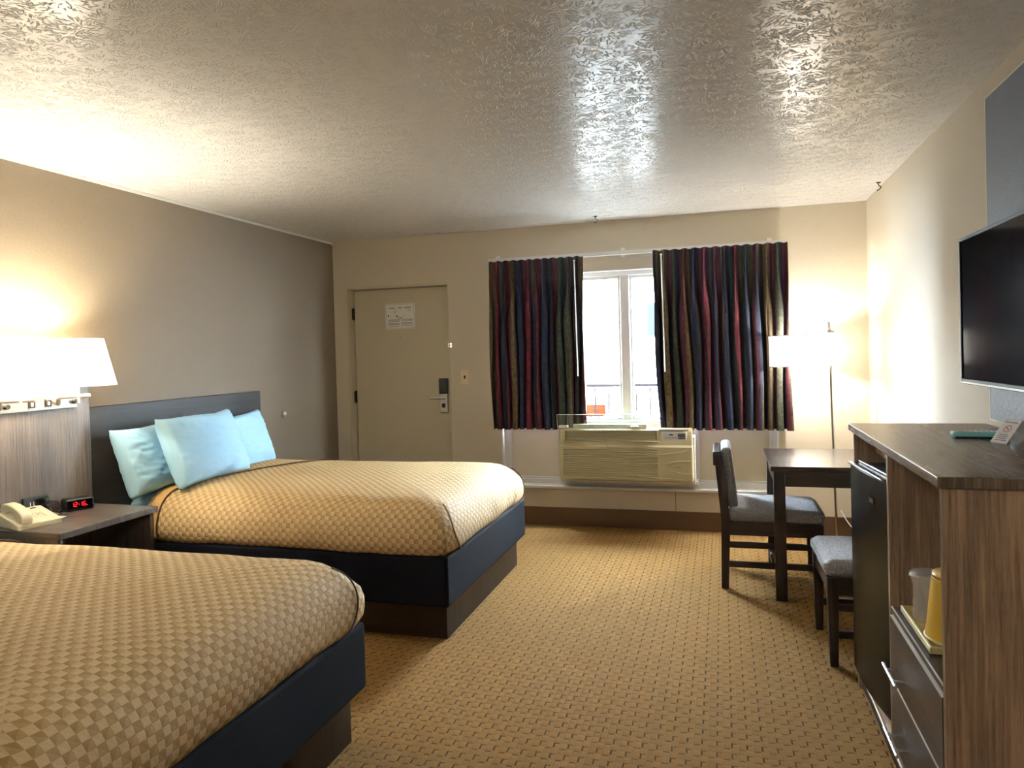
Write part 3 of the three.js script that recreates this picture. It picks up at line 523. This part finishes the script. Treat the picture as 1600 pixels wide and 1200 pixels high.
/* twin wall lamps on one plate */
{
  const g = thing('wall_lamp', 'twin swing-arm wall lamp with white tapered shades', 'wall lamp', [0, 0, 0]);
  const xp = XL + 0.05;
  mesh('back_plate', bx(xp, xp + 0.022, 1.196, 1.33, -2.925, -2.40, 0.003, 'z'), M.nickel, g);
  for (const z of [-2.757, -2.668]) { const b = mesh('outlet', bx(xp + 0.022, xp + 0.028, 1.212, 1.245, z - 0.017, z + 0.017, 0.003), M.darkMetal, g); mesh('rocker', bx(xp + 0.027, xp + 0.032, 1.22, 1.238, z - 0.004, z + 0.008, 0.002), M.whitePlastic, b); }
  for (const z of [-2.905, -2.535]) mesh('knob', [rod([xp + 0.02, 1.228, z], [xp + 0.04, 1.228, z], 0.012, 16)], M.darkMetal, g);
  for (const [za, ze, zt, y] of [[-2.815, -2.775, -2.79, 1.262], [-2.51, -2.47, -2.485, 1.262]]) {
    const X = -3.075, ys = 1.312, yt = 1.545;
    const arm = mesh('arm', [rod([xp + 0.02, 1.222, za], [xp + 0.07, 1.258, ze + 0.0], 0.011, 14), rod([xp + 0.07, 1.258, ze], [X + 0.03, y, zt - 0.03], 0.0105, 14), new THREE.SphereGeometry(0.0115, 12, 8).translate(X + 0.03, y, zt - 0.03)], M.satin, g);
    mesh('stem', [rod([X, 1.228, zt], [X, 1.40, zt], 0.006, 12)], M.whitePlastic, arm);
    mesh('added_blocking_cup', new THREE.LatheGeometry([[0.006, 1.385], [0.022, 1.39], [0.046, 1.43], [0.043, 1.43], [0.02, 1.394], [0.006, 1.39]].map(q => new THREE.Vector2(...q)), 28).translate(X, 0, zt), M.nickel, arm);  // unseen cup added under the bulb to block its downward light
    mesh('shade', new THREE.CylinderGeometry(0.118, 0.172, yt - ys, 56, 1, true).translate(X, (ys + yt) / 2, zt), M.shade, g);
    mesh('bulb', new THREE.SphereGeometry(0.03, 18, 12).scale(1, 1.35, 1).translate(X, 1.468, zt), glow(0xffe2b0, 12), g);
    const l = new THREE.PointLight(WARM, WALL_LAMP, 0, 2); l.position.set(X, 1.468, zt); l.castShadow = true; l.shadow.radius = 1.6; g.add(l);
  }
}
/* outlet box, cords, clock, phone, slip */
{
  const xp = XL + 0.051;
  const g = thing('power_outlet', 'black desktop power outlet on panel behind the phone', 'outlet', [xp, 0.742, -2.68]);
  mesh('plate', bx(0, 0.012, -0.036, 0.036, -0.066, 0.066, 0.003), M.black, g);
  for (const z of [0.03, 0.012]) mesh('port', [bx(0.012, 0.0135, -0.012, 0.012, z - 0.001, z + 0.002, 0), bx(0.012, 0.0135, -0.012, -0.009, z - 0.009, z + 0.002, 0)], M.whitePlastic, g);
  mesh('socket', bx(0.012, 0.014, -0.02, 0.02, -0.05, -0.012, 0.002), M.darkMetal, g);
  mesh('plug', [bx(0.013, 0.045, -0.004, 0.022, -0.05, -0.024, 0.005), bx(0.013, 0.04, -0.03, -0.008, -0.052, -0.03, 0.005)], M.black, g);
  const cord = tag(mesh('clock_cord', merge([tube([[xp + 0.045, 0.75, -2.717], [xp + 0.07, 0.745, -2.74], [xp + 0.075, 0.71, -2.76], [xp + 0.06, 0.685, -2.775], [-3.225, 0.682, -2.775], [-3.222, 0.684, -2.79]], 0.0035, 40, 6), tube([[xp + 0.04, 0.722, -2.72], [xp + 0.06, 0.70, -2.72], [xp + 0.07, 0.682, -2.70], [xp + 0.10, 0.681, -2.74], [xp + 0.06, 0.681, -2.765], [xp + 0.05, 0.684, -2.77]], 0.0035, 40, 6)]), M.black), 'black power cord looping between outlet and alarm clock', 'cord');
  const c = thing('alarm_clock', 'small black alarm clock showing 12:16 in red', 'clock', [-3.185, 0.6765, -2.862], 0);
  c.rotation.y = 1.12;
  mesh('case', bx(-0.066, 0.066, 0, 0.062, -0.045, 0.04, 0.014, 'x', 4), M.black, c);
  mesh('lens', bx(-0.058, 0.058, 0.01, 0.054, 0.036, 0.0415, 0.002), M.blackGloss, c);
  const seg = { 1: 'bc', 2: 'abged', 6: 'afgecd' }, red = glow(0xff1a22, 2.2), gs = [];
  const S = (x, y, w, h) => gs.push(bx(x - w / 2, x + w / 2, y - h / 2, y + h / 2, 0.0415, 0.0422, 0));
  const digit = (n, x) => { for (const q of seg[n]) { if (q === 'a') S(x, 0.0435, 0.009, 0.0025); if (q === 'g') S(x, 0.033, 0.009, 0.0025); if (q === 'd') S(x, 0.0225, 0.009, 0.0025); if (q === 'b') S(x + 0.0055, 0.038, 0.0025, 0.009); if (q === 'c') S(x + 0.0055, 0.0275, 0.0025, 0.009); if (q === 'f') S(x - 0.0055, 0.038, 0.0025, 0.009); if (q === 'e') S(x - 0.0055, 0.0275, 0.0025, 0.009); } };
  digit(1, -0.036); digit(2, -0.02); S(-0.0055, 0.037, 0.0025, 0.0025); S(-0.0055, 0.029, 0.0025, 0.0025); digit(1, 0.002); digit(6, 0.019); S(0.031, 0.0235, 0.006, 0.002);
  mesh('display_digits', gs, red, c);
  mesh('top_buttons', [bx(-0.04, -0.02, 0.06, 0.065, -0.02, 0.0, 0.002), bx(-0.01, 0.03, 0.06, 0.065, -0.02, 0.0, 0.002)], M.black, c);

  const p = thing('telephone', 'cream corded desk telephone on the nightstand', 'telephone', [-3.125, 0.6765, -2.545], 0);
  p.rotation.y = 1.32;                                  // local: +z to the user, +x to the right
  const sh = new THREE.Shape([[-0.1, 0], [0.105, 0], [0.105, 0.022], [0.06, 0.034], [-0.085, 0.066], [-0.1, 0.058]].map(q => new THREE.Vector2(...q)));
  const body = new THREE.ExtrudeGeometry(sh, { depth: 0.176, bevelEnabled: true, bevelThickness: 0.007, bevelSize: 0.006, bevelOffset: -0.006, bevelSegments: 3 }).rotateY(-Math.PI / 2).translate(0.088, 0, 0);
  mesh('body', body, M.phone, p);
  const hs = new THREE.Shape(); hs.moveTo(-0.1, 0.0); hs.lineTo(-0.055, 0.0); hs.quadraticCurveTo(-0.045, 0.024, 0, 0.026); hs.quadraticCurveTo(0.045, 0.024, 0.055, 0); hs.lineTo(0.1, 0); hs.quadraticCurveTo(0.108, 0.03, 0.07, 0.044); hs.quadraticCurveTo(0, 0.06, -0.07, 0.044); hs.quadraticCurveTo(-0.108, 0.03, -0.1, 0);
  const hg = new THREE.ExtrudeGeometry(hs, { depth: 0.032, bevelEnabled: true, bevelThickness: 0.008, bevelSize: 0.006, bevelOffset: -0.004, bevelSegments: 3, curveSegments: 14 }).rotateY(-Math.PI / 2).rotateX(0.2).translate(-0.038, 0.048, 0.0);
  mesh('handset', hg, M.phone, p);
  const keyG = bx(-0.0065, 0.0065, 0, 0.004, -0.005, 0.005, 0.0015);
  for (let r = 0; r < 4; r++) for (let k = 0; k < 3; k++) { const o = mesh('key', keyG, std(0xd8d2ba), p); o.position.set(0.012 + k * 0.019, 0.046 - r * 0.0042, 0.0 + r * 0.0165); o.rotation.x = 0.22; }
  mesh('message_lamp', bx(0.035, 0.06, 0.061, 0.065, -0.066, -0.06, 0.001), M.black, p);
  const pts = []; for (let k = 0; k <= 200; k++) { const t = k / 200, a = t * 60; pts.push(V3(-0.058 + 0.13 * t * 0.6 + 0.006 * Math.cos(a), 0.012 + 0.006 * Math.sin(a) + 0.002, 0.112 + 0.016 * Math.sin(t * 3.1))); }
  mesh('coiled_cord', new THREE.TubeGeometry(new THREE.CatmullRomCurve3(pts), 420, 0.0024, 5), M.phone, p);
  const sl = mesh('paper_slip', bx(-0.05, 0.05, 0, 0.0015, -0.04, 0.04, 0), M.paper); sl.position.set(-3.135, 0.6765, -2.665); sl.rotation.y = 0.3; tag(sl, 'small white paper slip beside the telephone', 'paper');
}

/* ================= table and chairs ================= */
{
  const g = thing('table', 'dark wood square table beside the floor lamp', 'table', [0, 0, 0]);
  const x0 = 0.246, x1 = 0.998, z0 = -4.905, z1 = -4.165;
  mesh('tabletop', bx(x0, x1, 0.722, 0.75, z0, z1, 0.005, 'x'), wood(0x453730, 0.25, 0.6), g);
  for (const z of [z0 + 0.023, z1 - 0.045]) mesh('apron', bx(x0 + 0.03, x1 - 0.03, 0.635, 0.722, z, z + 0.022, 0.002, 'x'), M.espresso, g);
  for (const x of [x0 + 0.023, x1 - 0.045]) mesh('apron', bx(x, x + 0.022, 0.635, 0.722, z0 + 0.03, z1 - 0.03, 0.002, 'z'), M.espresso, g);
  for (const x of [x0 + 0.045, x1 - 0.045]) for (const z of [z0 + 0.045, z1 - 0.045]) mesh('leg', bx(x - 0.03, x + 0.03, 0, 0.722, z - 0.03, z + 0.03, 0.004), M.espresso, g);
}
const taper = (x, z, y0, y1, w0, w1, dx = 0) => { const g = bx(-0.5, 0.5, 0, 1, -0.5, 0.5, 0.04), p = g.attributes.position; for (let i = 0; i < p.count; i++) { const t = p.getY(i), w = lerp(w0, w1, t); p.setXYZ(i, x + dx * t + p.getX(i) * w, lerp(y0, y1, t), z + p.getZ(i) * w); } g.computeVertexNormals(); return uvBox(g); };
function makeChair(label) {                              // faces +x
  const g = thing('dining_chair', label, 'chair', [0, 0, 0], 0, 'upholstered dining chairs');
  const hw = 0.212;
  for (const s of [-1, 1]) {
    mesh('leg', taper(0.245, s * hw, 0, 0.395, 0.034, 0.048), M.espresso, g);
    const b = mergeGeometries([taper(-0.272, s * hw, 0, 0.42, 0.042, 0.05, 0.012), taper(-0.26, s * hw, 0.40, 0.79, 0.05, 0.038, -0.04)]);
    mesh('back_post', b, M.espresso, g);
    mesh('side_apron', bx(-0.26, 0.24, 0.315, 0.395, s * hw - 0.012, s * hw + 0.012, 0.002, 'x'), M.espresso, g);
    mesh('side_stretcher', bx(-0.26, 0.24, 0.125, 0.16, s * hw - 0.01, s * hw + 0.01, 0.003, 'x'), M.espresso, g);
    mesh('side_stretcher', bx(-0.26, 0.24, 0.245, 0.275, s * hw - 0.01, s * hw + 0.01, 0.003, 'x'), M.espresso, g);
  }
  for (const x of [0.235, -0.272]) mesh('apron', bx(x, x + 0.023, 0.315, 0.395, -hw, hw, 0.002, 'z'), M.espresso, g);
  mesh('cross_stretcher', bx(-0.01, 0.015, 0.125, 0.16, -hw, hw, 0.003, 'z'), M.espresso, g);
  let seat = new RoundedBoxGeometry(0.535, 0.085, 0.475, 8, 0.038); seat.deleteAttribute('uv'); seat.deleteAttribute('normal'); seat = mergeVertices(seat, 1e-5); const p = seat.attributes.position;
  for (let i = 0; i < p.count; i++) { const x = p.getX(i), y = p.getY(i), z = p.getZ(i); if (y > 0.02) p.setY(i, y + 0.022 * (1 - (x / 0.27) ** 2) * (1 - (z / 0.24) ** 2) - 0.012 * smooth(0.15, 0.27, x)); }
  seat.translate(0.012, 0.434, 0); seat.computeVertexNormals(); mesh('seat', uvBox(seat, 'x'), M.tweed, g);
  const back = new RoundedBoxGeometry(0.062, 0.36, 0.40, 5, 0.024); back.rotateZ(0.10).translate(-0.235, 0.645, 0); mesh('backrest', uvBox(back, 'y'), M.tweed, g);
  mesh('back_rail', bx(-0.325, -0.285, 0.72, 0.80, -hw, hw, 0.004, 'z').translate(0.0, 0, 0), M.espresso, g);
  return g;
}
const chair = makeChair('grey tweed dining chair pushed under the table, back to the beds'); chair.position.set(0.262, 0, -4.565);
const chair2 = chair.clone(); chair2.name = numbered('dining_chair'); chair2.userData = { label: 'grey tweed dining chair half hidden behind the mini fridge', category: 'chair', group: 'upholstered dining chairs' };
chair2.position.set(0.685, 0, -3.60); chair2.rotation.y = Math.PI + 0.02; scene.add(chair2);

/* ================= dresser cabinet, fridge ================= */
{
  const g = thing('dresser_cabinet', 'brown wood cabinet with drawers and fridge bay under the television', 'cabinet', [0, 0, 0]);
  const x0 = 0.515, x1 = 1.003, zn = -1.985, zd = -2.60, zf = -3.225, yt = 1.085;
  mesh('top', bx(0.50, x1, yt - 0.03, yt, zf - 0.02, zn + 0.02, 0.004, 'z'), M.cabinetTop, g);
  mesh('end_panel', bx(x0, x1, 0.0, yt - 0.03, zn - 0.022, zn, 0.002), M.cabinet, g);
  mesh('end_panel', bx(x0 + 0.0, x1, 0.0, yt - 0.03, zf, zf + 0.022, 0.002), M.cabinet, g);
  mesh('divider', bx(x0, x1, 0.08, yt - 0.03, zd - 0.012, zd + 0.012, 0.002), M.cabinet, g);
  mesh('back_panel', bx(x1 - 0.012, x1 - 0.001, 0.08, yt - 0.03, zf + 0.022, zn - 0.022, 0), M.cabinet, g);
  mesh('valance', bx(x0 + 0.08, x0 + 0.10, 0.97, yt - 0.03, zf + 0.022, zd - 0.012, 0.001), M.cabinet, g);
  mesh('bottom', bx(x0, x1, 0.08, 0.102, zf, zn - 0.022, 0.002, 'z'), M.cabinet, g);
  const pl = mesh('plinth', bx(x0 + 0.012, x1, 0, 0.08, zf + 0.02, zn - 0.022, 0.003, 'z'), M.espresso, g);
  mesh('edge_strip', bx(x0 - 0.004, x0 + 0.012, 0.074, 0.082, zf + 0.02, zn - 0.022, 0.001, 'z'), M.slabWhite, pl);
  mesh('shelf', bx(x0 + 0.004, x1 - 0.013, 0.526, 0.548, zd + 0.012, zn - 0.022, 0.002, 'z'), M.drawer, g);
  for (const [y0, y1] of [[0.318, 0.520], [0.105, 0.312]]) {
    const d = mesh('drawer', bx(x0 - 0.002, x0 + 0.016, y0, y1, zd + 0.014, zn - 0.024, 0.002, 'z'), M.drawer, g);
    mesh('edge_band', bx(x0 - 0.003, x0 + 0.014, y1 - 0.001, y1 + 0.0012, zd + 0.014, zn - 0.024, 0), M.slabWhite, d);
    const yc = (y0 + y1) / 2 - 0.04; mesh('bar_handle', [rod([x0 - 0.036, yc, -2.53], [x0 - 0.036, yc, -2.36], 0.006, 14), rod([x0 - 0.036, yc, -2.49], [x0, yc, -2.49], 0.0045, 10), rod([x0 - 0.036, yc, -2.40], [x0, yc, -2.40], 0.0045, 10)], M.chrome, d);
  }
  mesh('shelf_edge', bx(x0 + 0.002, x0 + 0.006, 0.546, 0.5492, zd + 0.012, zn - 0.022, 0), M.slabWhite, g);

  const f = thing('mini_fridge', 'black mini fridge in the cabinet bay', 'fridge', [0.735, 0.104, -2.872], 0.10);
  mesh('body', bx(-0.19, 0.22, 0.0, 0.845, -0.215, 0.215, 0.01), M.black, f);
  const dz = 0.226, dsh = new THREE.Shape(); dsh.moveTo(-0.195, -dz); dsh.lineTo(-0.235, -dz); dsh.quadraticCurveTo(-0.262, 0, -0.235, dz); dsh.lineTo(-0.195, dz); dsh.lineTo(-0.195, -dz);
  const door = new THREE.ExtrudeGeometry(dsh, { depth: 0.80, bevelEnabled: true, bevelThickness: 0.008, bevelSize: 0.006, bevelOffset: -0.006, bevelSegments: 3, curveSegments: 14 }).rotateX(-Math.PI / 2).translate(0, 0.04, 0);
  const dm = mesh('door', door, M.blackGloss, f);
  mesh('handle_lip', [bx(-0.252, -0.236, 0.846, 0.853, -0.2, 0.2, 0.002, 'z'), bx(-0.21, -0.2, 0.85, 0.857, -0.205, 0.205, 0.002, 'z')], M.chrome, dm);
  const cv = document.createElement('canvas'); cv.width = 256; cv.height = 96; const c = cv.getContext('2d'); c.fillStyle = '#0a0a0c'; c.fillRect(0, 0, 256, 96); c.fillStyle = '#b9b9b9'; c.font = 'italic 64px serif'; c.textAlign = 'center'; c.fillText('Igloo', 128, 66);
  const t = new THREE.CanvasTexture(cv); t.colorSpace = THREE.SRGBColorSpace;
  mesh('badge', new THREE.PlaneGeometry(0.056, 0.021).rotateY(-Math.PI / 2).translate(-0.2478, 0.755, 0.075), std(0xffffff, { map: t, roughness: 0.3 }), dm).userData.label = 'small silver script badge';
  for (const [x, z] of [[-0.16, -0.18], [-0.16, 0.18], [0.19, -0.18], [0.19, 0.18]]) mesh('foot', cyl(0.015, 0.006, x, -0.002, z, 10), M.black, f);
}
/* tray with wrapped glass and ice bucket */
{
  const y = 0.549;
  const t = thing('tray', 'pale yellow plastic serving tray on the cabinet shelf', 'tray', [0.705, y + 0.0006, -2.375]);
  mesh('base', bx(-0.165, 0.165, 0.0, 0.006, -0.165, 0.165, 0.003), M.tray, t);
  mesh('rim', [bx(-0.17, -0.16, 0.0, 0.02, -0.17, 0.17, 0.004), bx(0.16, 0.17, 0.0, 0.02, -0.17, 0.17, 0.004), bx(-0.17, 0.17, 0.0, 0.02, -0.17, -0.16, 0.004), bx(-0.17, 0.17, 0.0, 0.02, 0.16, 0.17, 0.004)], M.tray, t);
  const b = thing('ice_bucket', 'yellow tapered ice bucket standing on the tray', 'ice bucket', [0.640, y + 0.009, -2.305]);
  mesh('bucket', new THREE.LatheGeometry([[0, 0], [0.086, 0], [0.09, 0.006], [0.072, 0.175], [0.068, 0.18], [0, 0.18]].map(p => new THREE.Vector2(...p)), 40), M.yellow, b);
  mesh('lid', new THREE.LatheGeometry([[0, 0.18], [0.070, 0.18], [0.070, 0.19], [0.05, 0.198], [0.014, 0.20], [0, 0.2]].map(p => new THREE.Vector2(...p)), 40), M.yellow, b);
  mesh('foot_ring', new THREE.TorusGeometry(0.089, 0.005, 8, 40).rotateX(Math.PI / 2).translate(0, 0.006, 0), M.tray, b);
  const clear = phy(0xf4f6f6, { transmission: 1, roughness: 0.06, thickness: 0, ior: 1.45 });
  const c = thing('wrapped_cup', 'clear plastic cup wrapped in film on the tray', 'cup', [0.600, y + 0.0075, -2.468]);
  mesh('cup', new THREE.LatheGeometry([[0, 0.002], [0.036, 0.002], [0.046, 0.13], [0.0475, 0.132], [0.045, 0.13], [0.0345, 0.005], [0, 0.005]].map(p => new THREE.Vector2(...p)), 32), clear, c);
  const wg = new THREE.CylinderGeometry(0.05, 0.042, 0.142, 40, 14, true).translate(0, 0.073, 0), p = wg.attributes.position;
  for (let i = 0; i < p.count; i++) { const a = Math.atan2(p.getZ(i), p.getX(i)), k = 1 + 0.3 * n2(Math.cos(a) * 3 + p.getY(i) * 10, Math.sin(a) * 3 + p.getY(i) * 18, 6); p.setX(i, p.getX(i) * k); p.setZ(i, p.getZ(i) * k); } wg.computeVertexNormals();
  mesh('film_wrap', [wg, new THREE.CircleGeometry(0.05, 32).rotateX(-Math.PI / 2).translate(0, 0.1445, 0), new THREE.SphereGeometry(0.022, 14, 10).scale(1.1, 0.45, 1).translate(-0.034, 0.138, 0.012)], phy(0xffffff, { transmission: 0.55, roughness: 0.3, thickness: 0, side: THREE.DoubleSide }), c);
}
/* remote and tent card on top */
{
  const y = 1.0852;
  const r = thing('remote_control', 'teal television remote lying on the cabinet top', 'remote', [0.835, y, -2.765], -0.02);
  mesh('case', bx(-0.085, 0.085, 0.004, 0.022, -0.024, 0.024, 0.008, 'x', 4), M.teal, r); mesh('underside', bx(-0.078, 0.078, 0.0, 0.006, -0.021, 0.021, 0.002), M.black, r);
  for (let k = 0; k < 8; k++) mesh('button', bx(-0.062 + k * 0.016, -0.052 + k * 0.016, 0.021, 0.024, -0.006, 0.006, 0.0012), M.whitePlastic, r);
  const cv = document.createElement('canvas'); cv.width = 256; cv.height = 384; const c = cv.getContext('2d');
  c.fillStyle = '#f5f3f4'; c.fillRect(0, 0, 256, 384); c.fillStyle = '#6d7398'; for (let k = 0; k < 11; k++) c.fillRect(30 + k * 18, 34, 12, 22);
  c.strokeStyle = '#c76a72'; c.lineWidth = 12; c.beginPath(); c.arc(128, 150, 52, 0, 7); c.stroke(); c.beginPath(); c.moveTo(92, 114); c.lineTo(164, 186); c.stroke(); c.fillStyle = '#8a87a0'; c.fillRect(100, 146, 56, 10);
  c.fillStyle = '#6a6f94'; [[60, 140], [48, 160], [52, 150], [40, 180]].forEach(([x, w], k) => c.fillRect(x, 244 + k * 30, w, 12));
  const t = new THREE.CanvasTexture(cv); t.colorSpace = THREE.SRGBColorSpace;
  const k = thing('tent_card', 'white folded tent card with red no smoking mark', 'card', [0.898, y, -2.648], -1.2);
  const leaf = bx(-0.034, 0.034, 0, 0.092, -0.0006, 0.0006, 0);
  mesh('leaf', leaf.clone().rotateX(-0.66).translate(0, 0, 0.0575), M.paper, k); mesh('leaf', leaf.clone().rotateX(0.66).translate(0, 0, -0.0575), M.paper, k);
  mesh('print', new THREE.PlaneGeometry(0.066, 0.09).translate(0, 0.046, 0.0009).rotateX(-0.66).translate(0, 0, 0.0575), std(0xffffff, { map: t, roughness: 0.7 }), k);
}
/* television and the grey panel behind it */
{
  const gp = thing('accent_panel', 'flat grey panel on the wall behind the television', 'panel', [0, 0, 0]);
  mesh('board', bx(XR - 0.008, XR - 0.0005, 1.106, 2.36, -3.222, -1.95, 0.001), M.panelGrey, gp);
  mesh('edging', [bx(XR - 0.009, XR - 0.0005, 1.100, 2.366, -3.228, -3.222, 0.001), bx(XR - 0.009, XR - 0.0005, 1.100, 1.106, -3.228, -1.95, 0.001), bx(XR - 0.009, XR - 0.0005, 2.36, 2.366, -3.228, -1.95, 0.001)], M.slabWhite, gp);
  const g = thing('television', 'flat black television mounted on the right wall', 'television', [0.925, 1.533, -2.732]);
    mesh('bezel', [bx(-0.012, 0.02, -0.286, 0.286, -0.497, -0.485, 0.002), bx(-0.012, 0.02, -0.286, 0.286, 0.485, 0.497, 0.002), bx(-0.012, 0.02, 0.274, 0.286, -0.49, 0.49, 0.002), bx(-0.014, 0.02, -0.286, -0.266, -0.49, 0.49, 0.002)], phy(0x08080a, { roughness: 0.55, specularIntensity: 0.4 }), g);
  mesh('screen', bx(-0.008, 0.016, -0.28, 0.28, -0.49, 0.49, 0), phy(0x030305, { roughness: 0.1, specularIntensity: 0.22 }), g);
  mesh('bottom_strip', bx(-0.0155, -0.013, -0.284, -0.277, -0.49, 0.49, 0.001), M.nickel, g);
  mesh('rear_housing', bx(0.016, 0.045, -0.24, 0.16, -0.36, 0.36, 0.012), M.black, g);
  mesh('wall_mount', [bx(0.04, 0.081, -0.1, 0.1, -0.12, 0.12, 0.004)], M.darkMetal, g);
}
/* hooks in the ceiling */
for (const [x, z, label] of [[-0.90, -5.42, 'small dark screw hook in the ceiling near the window'], [0.985, -5.05, 'small dark screw hook in the ceiling by the right wall']]) {
  const g = thing('ceiling_hook', label, 'hook', [x, H, z], 0, 'ceiling hooks');
  mesh('plate', cyl(0.014, 0.004, 0, -0.004, 0, 16), M.darkMetal, g);
  mesh('hook', tube([[0, 0, 0], [0, -0.018, 0], [0.014, -0.03, 0], [0.004, -0.046, 0], [-0.01, -0.052, 0]], 0.003, 24, 6), M.darkMetal, g);
}
/* vanity light on the near wall, behind the camera */
{
  const g = thing('vanity_light', 'long white vanity light bar on the wall facing the window', 'light', [-0.6, 2.0, ZN]);
  mesh('mount', bx(-0.4, 0.4, -0.05, 0.05, -0.03, 0, 0.006), M.nickel, g);
  mesh('diffuser', bx(-0.38, 0.38, -0.06, 0.06, -0.09, -0.03, 0.02), glow(0xfff0dc, 2), g);
  const l = new THREE.RectAreaLight(NEUTRAL, VANITY, 0.74, 0.11); l.position.set(0, 0, -0.095); l.rotation.y = 0; g.add(l);   // looks along -z, into the room
}
renderer.render(scene, camera);
